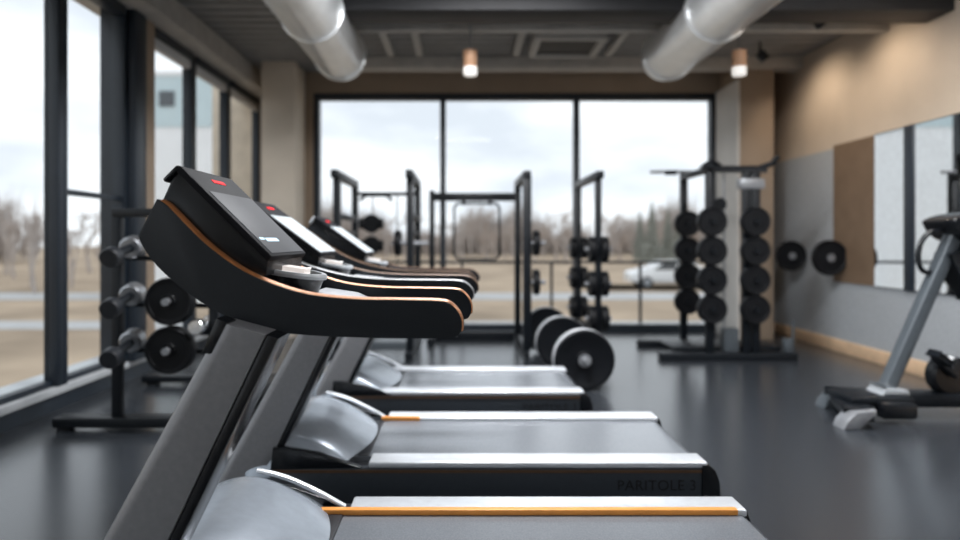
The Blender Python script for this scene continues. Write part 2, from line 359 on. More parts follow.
for i in range(190):
    y = random.uniform(72, 110); u = random.uniform(-.30, .46); s = random.uniform(.72, 1.3)*y/90
    if free(u*y, y, 1.9*s): plant(protos, u*y, y, s, LB, GB)
for px, hp in ((640, 30), (652, 40), (668, 33), (678, 24)):
    y = {640: 70, 652: 63, 668: 69, 678: 62}[px]; top = 1.15 + hp*y/660; plant(firs, (px-462)/660*y, y, (top-gz)/8.0, 'dark green fir tree in the treeline beyond the back window', 'fir trees beyond the back window')
for i in range(90):
    y = random.uniform(30, 52); u = random.uniform(-1.05, -.50); s = random.uniform(.5, .95)*y/46
    if free(u*y, y, 1.9*s): plant(protos, u*y, y, s, 'bare brown tree beyond the grass outside the left windows', 'bare trees outside the left windows')

def thicket(n, fx, fy, h0, h1, w, m, label):
    rnd = random.Random(n); mb = MB(); bm = mb.bm
    for i in range(n):
        x = fx(rnd); y = fy(rnd, x); h = rnd.uniform(h0, h1)*(0.8+.35*math.sin(x*.21)+.2*math.sin(x*.7))
        for k in range(5):
            a = rnd.uniform(0, 6.28); z0 = rnd.uniform(0, .35)*h; dx = math.cos(a)*h*rnd.uniform(.05, .3); dy = math.sin(a)*h*rnd.uniform(.05, .3)
            p = Vector((x, y, gz+z0)); q = Vector((x+dx, y+dy, gz+h*rnd.uniform(.6, 1)))
            pr_ = Vector((w*math.cos(a+1.3), w*math.sin(a+1.3), 0))
            ring0 = [bm.verts.new(p+pr_), bm.verts.new(p-pr_), bm.verts.new(p+Vector((-pr_.y, pr_.x, 0)))]; tp = bm.verts.new(q)
            for j in range(3): bm.faces.new((ring0[j], ring0[(j+1) % 3], tp))
    o = mb.build('brush', m, smooth=False); return tag(o, label, 'bushes', kind='stuff')
thicket(2600, lambda r_: r_.uniform(-36, 56), lambda r_, x: r_.uniform(112, 122), 5.2, 9.4, .13, 'twiggrey', 'hazy brown bare brush along the horizon beyond the back window')
thicket(1300, lambda r_: r_.uniform(-95, -50), lambda r_, x: r_.uniform(62, 80), 4.0, 8.0, .10, 'twiggrey', 'hazy brown bare brush outside the left windows')
bl = thing('building', (-11.4, 27, gz), 'white and pale teal building outside the left windows', 'building')
MB().box(-14.0, -9.9, 26, 34, gz, 5.6).build('wall', 'facade', bl, bl)
MB().box(-14.05, -9.85, 25.95, 34.05, 5.6, 7.6).build('upper_storey', 'facadeteal', bl, bl)
MB().box(-14.1, -9.8, 25.9, 34.1, 7.6, 7.8).build('roof', 'facade', bl, bl)
MB().box(-11.9, -11.3, 25.9, 25.97, 6.4, 7.0).build('window', 'carglass', bl, bl)

# ---------------------------------------------------------------- treadmills
K = 1.70/660
def P(px, py): return ((px-462)*K, 1.15-(py-240)*K)
ARM_TOP = [(157, 199), (166, 204), (178, 216), (205, 243), (237, 267), (268, 282), (307, 294), (353, 299), (400, 300), (440, 301)]
ARM_END = [(452, 305), (460, 315), (462, 326), (459, 335), (450, 338)]
ARM_BOT = [(400, 338), (353, 337), (310, 335), (275, 331), (229, 317), (190, 294), (159, 267), (144, 247), (139, 234)]
def arm_profile(sx, dx, zo):
    pts = [P(*p) for p in ARM_TOP + ARM_END + ARM_BOT]
    sm = spline([(x, z, 0) for x, z in pts], 4)
    return [(v.x*sx+dx, v.y+zo) for v in sm]
def treadmill(D, xend, sx, dx, zo, label, upr_dx, screen, strip, deck_x0=-0.39, sk_text=True):
    r = thing('treadmill', (0, D, 0), label, 'treadmill', 'treadmills in a row')
    Wd = 0.82; ax = lambda x: x*sx+dx
    # deck
    m = MB(); m.box(-0.98, xend-0.05, D+0.045, D+Wd-0.045, 0.05, 0.185, 0.01); m.build('deck_frame', 'black', r, r)
    for yy in (0, 1):
        y0 = D if yy == 0 else D+Wd-0.045
        m = MB(); m.prism([(-0.80, 0.035), (-0.81, 0.10), (-0.80, 0.19), (-0.79, 0.198), (xend-0.075, 0.198), (xend-0.075, 0.035)], y0, y0+0.045, 0.006)
        sp = m.build('side_panel', 'skirt', r, r)
        if yy == 0 and sk_text:
            m = MB(); m.box(-0.79, xend-0.076, y0-0.003, y0, 0.180, 0.192); m.build('trim_line', 'darktrim', sp, r)
        # foot rails, gently crowned
        ya, yb = (D, D+0.125) if yy == 0 else (D+Wd-0.125, D+Wd)
        def rail(u, v, ya=ya, yb=yb):
            return (deck_x0 + (xend-0.05-deck_x0)*u, ya+(yb-ya)*v, 0.206+0.018*(1-(2*v-1)**4))
        m = MB(); m.box(deck_x0, xend-0.05, ya, yb, 0.198, 0.2235, 0.008, 3); m.build('foot_rail', 'silver', r, r)
        # end cap
        ex = xend
        m = MB(); m.prism([(ex-0.075, 0.03), (ex-0.075, 0.212), (ex-0.045, 0.212), (ex-0.018, 0.19), (ex, 0.14), (ex+0.004, 0.07), (ex-0.004, 0.03)], y0-0.004, y0+0.05, 0.006); m.build('end_cap', 'gloss', r, r)
        for fx in (-0.70, xend-0.25):
            m = MB(); m.lathe([(0.02, 0), (0.025, 0.002), (0.025, 0.036), (0.015, 0.052)], (fx, y0+0.022, 0.0), (0, 0, 1), 16); m.build('foot', 'black', r, r)
    # belt wraps over rollers
    xa, xb = -0.62, xend-0.055; top_ = 0.207
    pr = [(xa, top_)] + [(xa+(xb-xa)*i/20, top_) for i in range(1, 20)]
    pr += [(xb-0.03+0.04*math.sin(a), 0.167+0.04*math.cos(a)) for a in [PI*i/8 for i in range(9)]] + [(xa, 0.127)]
    m = MB(); m.prism(pr, D+0.127, D+Wd-0.127); m.build('running_belt', 'belt', r, r)
    m = MB(); m.box(xend-0.06, xend-0.01, D+0.05, D+Wd-0.05, 0.05, 0.16, 0.012); m.build('rear_roller_guard', 'black', r, r)
    if strip:
        s0, s1 = strip
        m = MB(); m.box(s0, s1, D+Wd-0.1325, D+Wd-0.125, 0.208, 0.2245, 0.0015); m.box(s0, s1, D+Wd-0.1325, D+Wd-0.105, 0.2236, 0.2262, 0.001); m.build('accent_strip', 'orange', r, r)
    # motor hood: a dome between the rails
    hp = spline([(-1.02, 0.10, 0), (-0.99, 0.22, 0), (-0.90, 0.305, 0), (-0.76, 0.345, 0), (-0.64, 0.328, 0), (-0.52, 0.278, 0), (-0.41, 0.218, 0)], 6)
    nh = len(hp)-1
    def hood(u, v):
        q = hp[round(u*nh)]; s = abs(2*v-1); f = (1-s**5)**0.5 if s < 1 else 0
        zb = 0.17; hgt = max(0.0, q.y-zb)
        yy_ = D+0.02+(Wd-0.04)*v
        xx = q.x - 0.10*(s**2)*max(0, u-0.55)/0.45 if u > 0.55 else q.x + 0.12*s*s*(1-u/0.55)
        return (xx, yy_, zb + hgt*(0.50+0.50*f) if 0 < v < 1 else 0.15)
    m = MB(); m.grid(hood, nh, 28); m.build('motor_cover', 'hood', r, r, ang=70)
    for yy in (D-0.001, D+Wd-0.029):
        m = MB(); m.prism([(-0.42, 0.20), (-0.60, 0.262), (-0.74, 0.283), (-0.79, 0.282), (-0.80, 0.19)], yy, yy+0.03, 0.005); m.build('side_cover', 'gloss', r, r)
    edge = [hp[i] for i in range(int(nh*0.56), nh+1)]
    m = MB(); m.tube([(q.x, D+Wd-0.075, q.y-0.004) for q in edge], 0.013, 10, flat=0.7); m.build('cover_trim', 'silver', r, r)
    m = MB(); m.box(-0.455, -0.405, D+0.13, D+Wd-0.13, 0.195, 0.213, 0.006); m.build('belt_guard', 'black', r, r)
    # arms, uprights
    pr0 = arm_profile(sx, dx, zo); na = 4*(len(ARM_TOP)-1)
    for ya in (D+0.125, D+0.53):
        pr = [(x + (0.03 if ya > D+.3 else 0), z) for x, z in pr0]
        m = MB(); m.prism(pr, ya, ya+0.05, 0.006, 2); a = m.build('handrail', 'arm', r, r, ang=30)
        path = [(x, ya+0.024, z) for x, z in pr[2:na+15]]
        m = MB(); m.tube([Vector(p)+Vector((0, 0, 0.0)) for p in path], [0.021]*len(path), 10, flat=0.24)
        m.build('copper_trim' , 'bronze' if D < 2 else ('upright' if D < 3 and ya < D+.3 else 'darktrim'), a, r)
    ub = lambda z: (-1.077+0.548*(z-0.06)+upr_dx, -0.857+0.477*(z-0.06)+upr_dx)
    ya = D+0.03; zt = 0.95+zo
    (l0, r0), (l1, _), (_, r1) = ub(0.06), ub(zt), ub(zt-0.03)
    m = MB(); m.prism([(l0, 0.06), (r0-0.03, 0.06), (r1-0.03, zt-0.03), (l1, zt)], ya, ya+0.14)
    ed = [e for e in m.bm.edges if abs(e.verts[0].co.z-e.verts[1].co.z) > 0.5 and min(e.verts[0].co.x, e.verts[1].co.x) < l0+0.05]
    bmesh.ops.bevel(m.bm, geom=ed, offset=0.036, segments=6, profile=0.5, affect='EDGES')
    u = m.build('upright', 'upright', r, r, ang=50)
    m = MB(); m.prism([(r0-0.03, 0.06), (r0, 0.06), (r1, zt-0.04), (r1-0.03, zt-0.03)], ya+0.006, ya+0.134, 0.006); m.build('rear_seal', 'gloss', u, r)
    m = MB(); m.prism([(l1-0.045, zt-0.075), (l1-0.015, zt-0.08), (l1+0.02, zt), (l1-0.008, zt+0.01)], ya+0.004, ya+0.07, 0.005); m.build('clamp', 'gloss', u, r)
    # console body between the arms
    cp = [(x*sx+dx, z+zo) for x, z in [P(*p) for p in [(168, 174), (174, 170), (264, 260), (262, 276), (236, 270), (205, 246), (178, 219), (157, 200), (141, 232), (146, 222)][:8]]]
    bk = [(x*sx+dx, z+zo) for x, z in [P(*p) for p in [(150, 214)]]]
    m = MB(); m.prism(cp+bk, D+0.165, D+0.540, 0.006); con = m.build('console', 'gloss', r, r, ang=30)
    (ax0, az0), (ax1, az1) = [(x*sx+dx, z+zo) for x, z in (P(173, 170), P(265, 261))]
    d = Vector((ax1-ax0, 0, az1-az0)); Ld = d.length; d.normalize(); nrm = Vector((-d.z, 0, d.x))
    if nrm.z < 0: nrm = -nrm
    org = Vector((ax0, 0, az0))
    def slab(u0, u1, v0, v1, t0, t1, bev=0.003):
        mm = MB(); vv = bmesh.ops.create_cube(mm.bm, size=1.0)['verts']
        for p in vv:
            u = u0+(u1-u0)*(p.co.x+.5); v = v0+(v1-v0)*(p.co.y+.5); t = t0+(t1-t0)*(p.co.z+.5)
            p.co = org + d*(u*Ld) + nrm*t + Vector((0, D+0.155+0.385*v, 0))
        if bev: mm._bev(vv, bev, 2)
        return mm
    pn = slab(-0.02, 1.0, 0.0, 1.0, -0.004, 0.016, 0.006).build('screen_bezel', 'bezel', r, r)
    slab(0.27, 0.97, 0.05, 0.95, 0.0155, 0.0185, 0.001).build('screen', screen, pn, r)
    slab(0.795, 0.82, 0.10, 0.20, 0.0186, 0.0190, 0).build('status_light', 'statusbar', pn, r)
    slab(0.80, 0.84, 0.22, 0.52, 0.0186, 0.0190, 0).build('status_bar', 'statusbar', pn, r)
    mm = slab(0.09, 0.13, 0.38, 0.62, 0.0162, 0.0178, 0.0); mm.build('red_emblem', 'red', pn, r)
    slab(-0.045, -0.0, 0.0, 1.0, -0.045, 0.012, 0.008).build('rear_lip', 'silver' if sx > 1.05 else 'gloss', pn, r)
    # control pod, tray, bracket
    pc = Vector((ax(-0.505), D+0.34, 1.058+zo))
    m = MB(); m.lathe([(0.02, -0.085), (0.085, -0.085), (0.098, -0.02), (0.105, 0.0), (0.02, 0.0)], pc, (0.16, 0, 1), 32, sx=0.95, sy=1.05); pod = m.build('control_pod', 'gloss', r, r)
    m = MB(); m.lathe([(0.092, -0.006), (0.108, -0.006), (0.110, 0.002), (0.106, 0.009), (0.094, 0.009)], pc, (0.16, 0, 1), 32, closed=True, sx=0.95, sy=1.05); m.build('pod_rim', 'palegrey', pod, r)
    m = MB(); m.bar(pc+Vector((-0.05, 0.01, 0.018)), pc+Vector((0.055, 0.01, 0.002)), 0.07, 0.014, 0.004); m.build('readout', 'readout', pod, r)
    m = MB(); m.tube([(ax(-0.50), D+0.17, 1.015+zo), (pc.x-0.02, D+0.29, 1.0+zo)], 0.012, 12); m.build('bracket', 'palegrey', r, r)
    m = MB(); m.prism([(ax(-0.43), 0.95+zo), (ax(-0.43), 1.00+zo), (ax(-0.33), 0.985+zo), (ax(-0.26), 0.955+zo)], D+0.175, D+0.53, 0.006); m.build('tray', 'silver', r, r)
    m = MB(); m.prism([(ax(-0.62), 0.99+zo), (ax(-0.45), 0.93+zo), (ax(-0.40), 0.90+zo), (ax(-0.40), 0.94+zo), (ax(-0.52), 1.02+zo)], D+0.175, D+0.53, 0.004); m.build('crossbar', 'black', r, r)
    if sk_text:
        cu = bpy.data.curves.new('lettering', 'FONT'); cu.body = 'PARITOLE 3'; cu.size = 0.061; cu.extrude = 0.0006; cu.space_character = 1.05
        to = bpy.data.objects.new('lettering', cu); C.objects.link(to)
        dg = bpy.context.evaluated_depsgraph_get(); me = bpy.data.meshes.new_from_object(to.evaluated_get(dg)); bpy.data.objects.remove(to)
        me.transform(Matrix.Translation((xend-0.43, D-0.0012, 0.108)) @ Matrix.Rotation(PI/2, 4, 'X')); me.transform(Matrix.Translation(-r.location))
        me.materials.clear(); me.materials.append(M['print'])
        o = bpy.data.objects.new('lettering', me); C.objects.link(o); o.parent = r
    return r
treadmill(1.57, 1.03, 1.0, 0.0, 0.0, 'nearest treadmill with copper edged handrail and grey screen', 0.0, 'screen', (-0.50, 0.945), sk_text=False)
treadmill(2.75, 1.075, 1.335, 0.05, -0.02, 'middle treadmill of the row, between the nearest and the farthest', 0.0, 'screen2', (-0.42, -0.22))
treadmill(4.04, 0.80, 1.38, 0.09, -0.045, 'farthest treadmill with short deck, beside the loaded barbell', 0.08, 'screen2', None, -0.53)

# ---------------------------------------------------------------- weight plates (built once, then copied)
def plate_proto(name, R, t, hub_r, m1, m2, nm_rim=False):
    r = bpy.data.objects.new(name, None); C.objects.link(r)
    pr = [(0.027, 0), (hub_r, 0), (hub_r+.006, .008), (R*.78, .008), (R*.82, .002), (R*.95, .0), (R, .012), (R, t-.012), (R*.95, t), (R*.82, t-.002), (R*.78, t-.008), (hub_r+.006, t-.008), (hub_r, t), (0.027, t)]
    m = MB(); m.lathe(pr, (0, 0, 0), (0, 1, 0), 40, closed=True); b_ = m.build('disc', m1, r)
    if nm_rim: m = MB(); m.lathe([(R-.004, .012), (R+.0015, .016), (R+.0015, t-.016), (R-.004, t-.012)], (0, 0, 0), (0, 1, 0), 48, closed=True); m.build('rim_sheen', 'rim', r)  # window sheen on the tread, put in as a grey band
    m = MB(); m.lathe([(0.027, -.004), (hub_r*.8, -.004), (hub_r*.8, .004), (0.027, .004)], (0, 0, 0), (0, 1, 0), 28, closed=True); m.build('hub_ring', m2, r)
    return r
PL = {}
def plate(key, loc, rotz, label, group, R=0.13, t=0.05, hub=0.045, m1='plate', m2='hub', nm='weight_plate'):
    if key not in PL: PL[key] = o = plate_proto(nm, R, t, hub, m1, m2, nm == 'bumper_plate')
    else: o = copy_tree(PL[key])
    o.location = loc; o.rotation_euler = (0, 0, rotz)
    return tag(o, label, 'weight plate', group)

# ---------------------------------------------------------------- power racks by the back window
def upr(x, y, z0, z1, w=0.07, par=None, root=None, holes=True):
    m = MB(); m.box(x-w/2, x+w/2, y-w/2, y+w/2, z0, z1, 0.005); o = m.build('upright', 'rack', par, root)
    return o
def holes(x, y, zs, par, root, w=0.07):
    m = MB()
    for z in zs: m.lathe([(0.001, 0), (.014, 0), (.014, .003), (.001, .003)], (x, y-w/2-.002, z), (0, 1, 0), 12)
    m.build('adjustment_hole', 'hub', par, root)
YN, YR = 6.5, 7.6
ra = thing('power_rack', (-0.87, 7.0, 0), 'leftmost black power rack with pull-up bar, near the beige pillar', 'power rack', 'racks by the back window')
for x in (-1.23, -0.51):
    for y in (YN, YR): upr(x, y, 0.06, 1.79, par=ra, root=ra)
    MB().box(x-.035, x+.035, YN-.16, YR+.03, 1.75, 1.83, .006).build('top_beam', 'rack', ra, ra)
    MB().box(x-.04, x+.04, YN-.2, YR+.15, 0.0, 0.07, .006).build('base_beam', 'rack', ra, ra)
    MB().box(x-.02, x+.02, YN+.03, YR-.03, 1.36, 1.42, .004).build('side_brace', 'rack', ra, ra)
    MB().box(x-.02, x+.02, YN+.03, YR-.03, 1.20, 1.25, .004).build('side_brace', 'rack', ra, ra)
MB().box(-1.20, -.54, YR-.03, YR+.03, 1.66, 1.70, .004).build('crossbar', 'rack', ra, ra)
MB().box(-1.20, -.54, YN-.03, YN+.03, 0.07, 0.15, .006).build('front_foot_bar', 'bikegrey', ra, ra)
MB().box(-1.20, -.54, YR-.03, YR+.03, 0.07, 0.14, .006).build('rear_foot_bar', 'rack', ra, ra)
m = MB(); m.tube(spline([(-1.16, YR-.07, 1.60), (-1.10, YR-.07, 1.655), (-.98, YR-.07, 1.66), (-.86, YR-.07, 1.655), (-.80, YR-.07, 1.60)], 5), .019, 10); m.build('pull_up_handle', 'rack', ra, ra)
m = MB(); m.tube([(-1.02, YR-.07, 0.14), (-1.02, YR-.07, 1.66)], .008, 8); m.build('guide_rod', 'hub', ra, ra)
m = MB(); m.tube([(-.74, YR-.07, 0.14), (-.74, YR-.07, 1.68)], .006, 8); m.build('cable', 'rack', ra, ra)
for z, nm in ((1.335, 'upper black dumbbell held on the guide rod of the leftmost rack'), (1.09, 'lower black dumbbell held on the guide rod of the leftmost rack')):
    t_ = thing('dumbbell', (-1.02, YR-.19, z), nm, 'dumbbell', 'dumbbells on the leftmost rack')
    MB().tube([(-1.13, YR-.17, z), (-.91, YR-.17, z)], .022, 12).build('handle', 'rack', t_, t_)
    for xx in (-1.155, -.945):
        MB().lathe([(.02, 0), (.055, 0), (.06, .008), (.06, .052), (.055, .06), (.02, .06)], (xx, YR-.17, z), (1, 0, 0), 24).build('head', 'plate', t_, t_)
    MB().lathe([(.02, 0), (.095, 0), (.105, .01), (.105, .05), (.095, .06), (.02, .06)], (-1.02, YR-.20, z), (0, 1, 0), 28).build('centre_weight', 'plate', t_, t_)
m = MB(); m.tube([(-.69, YN, 1.12), (-.33, YN, 1.12)], .022, 12); m.build('plate_peg', 'hub', ra, ra)
plate('rackX', (-.60, YN, 1.12), PI/2, 'black plate hung edge-on inside the leftmost rack', 'plates on the back racks', R=.125, t=.06)

rb = thing('power_rack', (0.15, 7.1, 0), 'middle black power rack with thick crossbar, behind the barbell', 'power rack', 'racks by the back window')
upr(-.345, YR, .06, 1.72, .06, rb, rb); upr(.64, YR, .06, 1.79, .07, rb, rb); upr(.64, YN, .06, 1.79, .08, rb, rb)
MB().box(.605, .675, YN-.05, YR+.03, 1.75, 1.83, .006).build('top_beam', 'rack', rb, rb)
MB().box(-.345, .605, YR-.035, YR+.035, 1.60, 1.69, .006).build('crossbar', 'rack', rb, rb)
MB().box(.612, .652, YN-.15, YR+.15, 0, .07, .006).build('base_beam', 'rack', rb, rb)
MB().box(-.385, -.305, YR-.4, YR+.15, 0, .07, .006).build('base_beam', 'rack', rb, rb)
MB().box(-.305, .60, YR-.03, YR+.03, .0, .10, .006).build('rear_foot_bar', 'rack', rb, rb)
for z in (1.12, 0.735): MB().tube([(.68, YN, z), (.82, YN, z)], .022, 12).build('plate_peg', 'hub', rb, rb)
for z, n in ((1.12, 'upper'), (.735, 'lower')):
    plate('rackX', (.76, YN, z), PI/2, n + ' black plate on the side pegs of the middle rack', 'plates on the back racks')
fr = thing('pull_frame', (.13, YR-.06, 1.6), 'thin rounded rectangular frame hanging from the middle rack crossbar', 'hanging frame')
fp = []
for cx, cz, a0 in ((.36, 1.50, 0), (-.02, 1.50, 90), (-.02, 1.0, 180), (.36, 1.0, 270)):
    for k in range(6):
        a = math.radians(a0 + 18*k); fp.append((cx+.07*math.cos(a), YR-.055, cz+.07*math.sin(a)))
fp.append(fp[0]); MB().tube(fp, .013, 10).build('tube_frame', 'rack', fr, fr)
m = MB()
for x in (.02, .32): m.box(x-.02, x+.02, YR-.068, YR-.036, 1.55, 1.62, .003)
m.build('hook', 'rack', fr, fr)

rc = thing('plate_rack', (1.34, 7.05, 0), 'narrow black plate rack standing right of the barbell by the window', 'weight rack', 'racks by the back window')
for y in (YN, YR): upr(1.34, y, .06, 1.79, .06, rc, rc)
MB().box(1.305, 1.375, YN-.12, YR+.03, 1.75, 1.82, .006).build('top_beam', 'rack', rc, rc)
MB().box(1.30, 1.38, YN-.15, YR+.12, 0, .07, .006).build('base_beam', 'rack', rc, rc)
MB().box(1.32, 1.36, YN+.03, YR-.03, .22, .26, .004).build('side_brace', 'rack', rc, rc)
for y, yn in ((YN, 'front'), (YR, 'rear')):
    for z in (1.06, .72, .38): MB().tube([(1.21, y, z), (1.47, y, z)], .022, 12).build('plate_peg', 'hub', rc, rc)
    for z, n in ((1.06, 'top'), (.72, 'middle'), (.38, 'lowest')):
        plate('rackX', (1.308, y, z), PI/2, '%s plate on the left of the %s post of the narrow plate rack' % (n, yn), 'plates on the narrow rack')
        plate('rackX', (1.432, y, z), PI/2, '%s plate on the right of the %s post of the narrow plate rack' % (n, yn), 'plates on the narrow rack')

# ---------------------------------------------------------------- tall cable rack by the right pillar
rd = thing('cable_rack', (2.6, 6.7, 0), 'tall black cable rack loaded with round plates by the taupe pillar', 'weight rack')
upr(2.38, 6.35, .06, 1.84, .07, rd, rd); upr(2.40, 7.15, .06, 1.88, .07, rd, rd)
m = MB(); m.box(2.70, 2.77, 6.32, 6.39, .06, 1.80, .005); m.box(2.79, 2.86, 6.32, 6.39, .06, 1.80, .005); m.build('upright', 'rack', rd, rd)
MB().box(2.66, 2.90, 6.31, 6.40, 1.64, 1.74, .01).build('pulley_housing', 'hub', rd, rd)
MB().bar((2.30, 6.35, 1.83), (2.92, 6.35, 1.83), .07, .06, .006).build('top_beam', 'rack', rd, rd)
MB().box(2.36, 2.42, 6.38, 7.15, 1.80, 1.86, .006).build('depth_beam', 'rack', rd, rd)
m = MB(); m.tube([(2.86, 6.35, 1.84), (2.96, 6.30, 1.88), (3.0, 6.26, 1.95)], .028, 10); m.build('hook_arm', 'rack', rd, rd)
m = MB(); m.tube([(2.32, 6.35, 1.86), (2.40, 6.33, 1.91), (2.48, 6.35, 1.86)], .025, 10); m.build('top_knob', 'rack', rd, rd)
m = MB(); m.tube([(2.04, 7.15, 1.885), (2.2, 7.15, 1.89), (2.52, 7.15, 1.885)], .018, 10); bar_ = m.build('pull_up_bar', 'hub', rd, rd)
MB().tube([(2.20, 7.15, 1.88), (2.32, 7.15, 1.88)], .027, 12).build('grip', 'rack', bar_, rd)
m = MB(); m.tube([(2.56, 6.45, .12), (2.56, 6.45, 1.80)], .010, 8); m.build('cable', 'hub', rd, rd)
m = MB(); m.lathe([(.01, 0), (.06, 0), (.065, .01), (.065, .03), (.06, .04), (.01, .04)], (2.52, 6.43, 1.50), (0, 1, 0), 24); m.build('pulley', 'rack', rd, rd)
MB().box(1.90, 3.20, 6.28, 6.42, .0, .07, .008).build('front_base', 'rack', rd, rd)
MB().box(1.90, 2.75, 7.08, 7.20, .0, .07, .008).build('rear_base', 'rack', rd, rd)
MB().box(2.35, 2.45, 6.42, 7.08, .0, .06, .008).build('side_base', 'rack', rd, rd)
MB().box(2.05, 3.1, 6.42, 6.9, .07, .11, .01).build('foot_deck', 'rack', rd, rd)
MB().box(2.52, 2.66, 6.33, 6.45, .07, .30, .01).build('cable_box', 'bikegrey', rd, rd)
m = MB(); m.box(3.10, 3.17, 6.32, 6.40, .07, .20, .008); m.tube([(3.19, 6.36, .07), (3.19, 6.36, .38)], .012, 8); m.build('locking_pin', 'bikegrey', rd, rd)
zs = (1.325, 1.047, .770, .493)
names = ('top', 'second', 'third', 'lowest')
for cx, cy, cn, w in ((2.37, 6.35, 'front left post', .07), (2.41, 7.15, 'rear left post', .07), (2.78, 6.35, 'right twin post', .07)):
    for z in zs: MB().tube([(cx, cy-w/2-.125, z), (cx, cy-w/2+.005, z)], .022, 12).build('plate_peg', 'rack', rd, rd)
    for z, n in zip(zs, names):
        plate('disc', (cx, cy-.036-.097, z), 0, '%s round plate on the %s of the cable rack' % (n, cn), 'plates on the cable rack', R=.1365, t=.09, hub=.04, m2='plate')

# plates on brackets at the right wall
for y, z, n, bn, Rp in ((7.44, .97, 'black plate hung on the grey right wall, next to the taupe pillar', 'steel wall bracket holding the plate next to the taupe pillar', .17), (6.66, .97, 'black plate hung before the lower corner of the brown reflection panel', 'steel wall bracket holding the plate before the brown panel', .18)):
    x = XR-.19
    br = thing('plate_bracket', (XR-.025, y+.22, z), bn, 'bracket', 'wall brackets')
    MB().box(XR-.035 if y > 7 else XR-.047, XR-.025 if y > 7 else XR-.04, y+.17, y+.27, z-.07, z+.07, .002).build('wall_plate', 'hub', br, br)
    m = MB(); m.box(x-.022, XR-.035 if y > 7 else XR-.047, y+.20, y+.24, z-.02, z+.02, .003); m.tube([(x, y-.045, z), (x, y+.21, z)], .022, 14); m.build('peg', 'hub', br, br)
    plate('wall%g' % Rp, (x, y-.03, z), 0, n, 'plates on the right wall', R=Rp, t=.06, hub=.05)

# ---------------------------------------------------------------- loaded barbell on the floor
bx_, bz_ = .932, .2355
bxa = lambda y: .932-.045*(y-5.0)
bb = thing('barbell', (bx_, 5.9, 0), 'barbell lying on the floor behind the farthest treadmill, three bumper plates on it', 'barbell')
m = MB(); m.lathe([(.005, 0), (.022, .004), (.025, .008), (.025, 2.2), (.005, 2.205)], (bxa(4.93), 4.93, bz_), (-.045, 1, 0), 20); m.build('bar', 'hub', bb, bb)
for y in (5.122, 5.972, 6.782):
    m = MB(); m.lathe([(.026, 0), (.045, 0), (.045, .05), (.026, .05)], (bxa(y), y, bz_), (-.045, 1, 0), 24, closed=True); m.build('collar', 'hub', bb, bb)
for y, n in ((5.0, 'nearest of the three bumper plates on the floor barbell'), (5.85, 'middle of the three bumper plates on the floor barbell'), (6.66, 'farthest of the three bumper plates on the floor barbell')):
    plate('bump', (bxa(y), y, bz_), .045, n, 'bumper plates on the barbell', R=.2335, t=.12, hub=.062, m1='bumper', m2='hub', nm='bumper_plate')

# ---------------------------------------------------------------- weight stand by the left windows
we = thing('weight_stand', (-1.9, 4.3, 0), 'black weight stand by the left windows, behind the nearest treadmill', 'weight rack')
upr(-2.085, 4.0, .05, 1.33, .055, we, we); upr(-1.50, 4.0, .05, 1.33, .055, we, we)
MB().box(-2.11, -1.47, 3.97, 4.03, 1.29, 1.34, .005).build('top_bar', 'rack', we, we)
MB().box(-2.45, -1.30, 3.94, 4.06, .025, .085, .006).build('front_base', 'rack', we, we)
for x in (-2.40, -1.36): MB().lathe([(.02, 0), (.05, 0), (.05, .02), (.02, .026)], (x, 4.0, 0), (0, 0, 1), 18).build('foot', 'black', we, we)
MB().box(-1.56, -1.44, 4.06, 5.2, .03, .08, .006).build('side_base', 'rack', we, we)
MB().box(-2.52, -1.44, 5.18, 5.30, .03, .08, .006).build('rear_base', 'rack', we, we)
for x in (-2.45, -1.5): MB().lathe([(.02, 0), (.05, 0), (.05, .02), (.02, .031)], (x, 5.24, 0), (0, 0, 1), 18).build('foot', 'black', we, we)
for z in (1.06, .775, .495):
    h = MB(); h.tube([(-1.965, 3.70, z-.005), (-2.0, 4.12, z+.075)], .026, 14); h.tube([(-2.06, 4.06, z-.02), (-1.50, 4.06, z-.03)], .016, 10); hn = h.build('weight_horn', 'rack', we, we)
    MB().lathe([(.02, 0), (.048, 0), (.056, .01), (.056, .07), (.048, .08), (.02, .08)], (-1.962, 3.66, z-.012), (-.08, .98, .18), 24).build('black_tip', 'black', hn, we)
    MB().lathe([(.028, 0), (.055, .0), (.066, .012), (.066, .09), (.055, .10), (.028, .10)], (-1.985, 3.94, z+.04), (-.08, .98, .18), 28).build('steel_collar', 'collar', hn, we)
for z, n in ((.805, 'upper'), (.515, 'lower')):
    m = MB(); m.tube([(-1.74, 3.86, z-.02), (-1.74, 4.045, z-.02)], .022, 12); m.build('plate_peg', 'hub', we, we)
    plate('stand', (-1.74, 3.90, z-.02), math.radians(0), n + ' thick black plate hung on the weight stand by the left windows', 'plates on the weight stand', R=.142, t=.09, hub=.04, m2='plate')
MB().box(-1.60, -1.52, 3.975, 4.025, .575, .619, .004).build('cradle', 'rack', we, we)
for x, n in ((-1.565, 'chrome dumbbell on the weight stand beside the nearest treadmill'),):
    t_ = thing('chrome_dumbbell', (x, 4.03, .62), n, 'dumbbell')
    zz = .635
    MB().tube([(x, 3.93, zz), (x, 4.13, zz)], .016, 12).build('handle', 'chrome', t_, t_)
    for yy in (3.87, 4.09):
        MB().lathe([(.015, 0), (.042, 0), (.05, .012), (.05, .05), (.042, .06), (.015, .06)], (x, yy, zz), (0, 1, 0), 24).build('head', 'chrome', t_, t_)

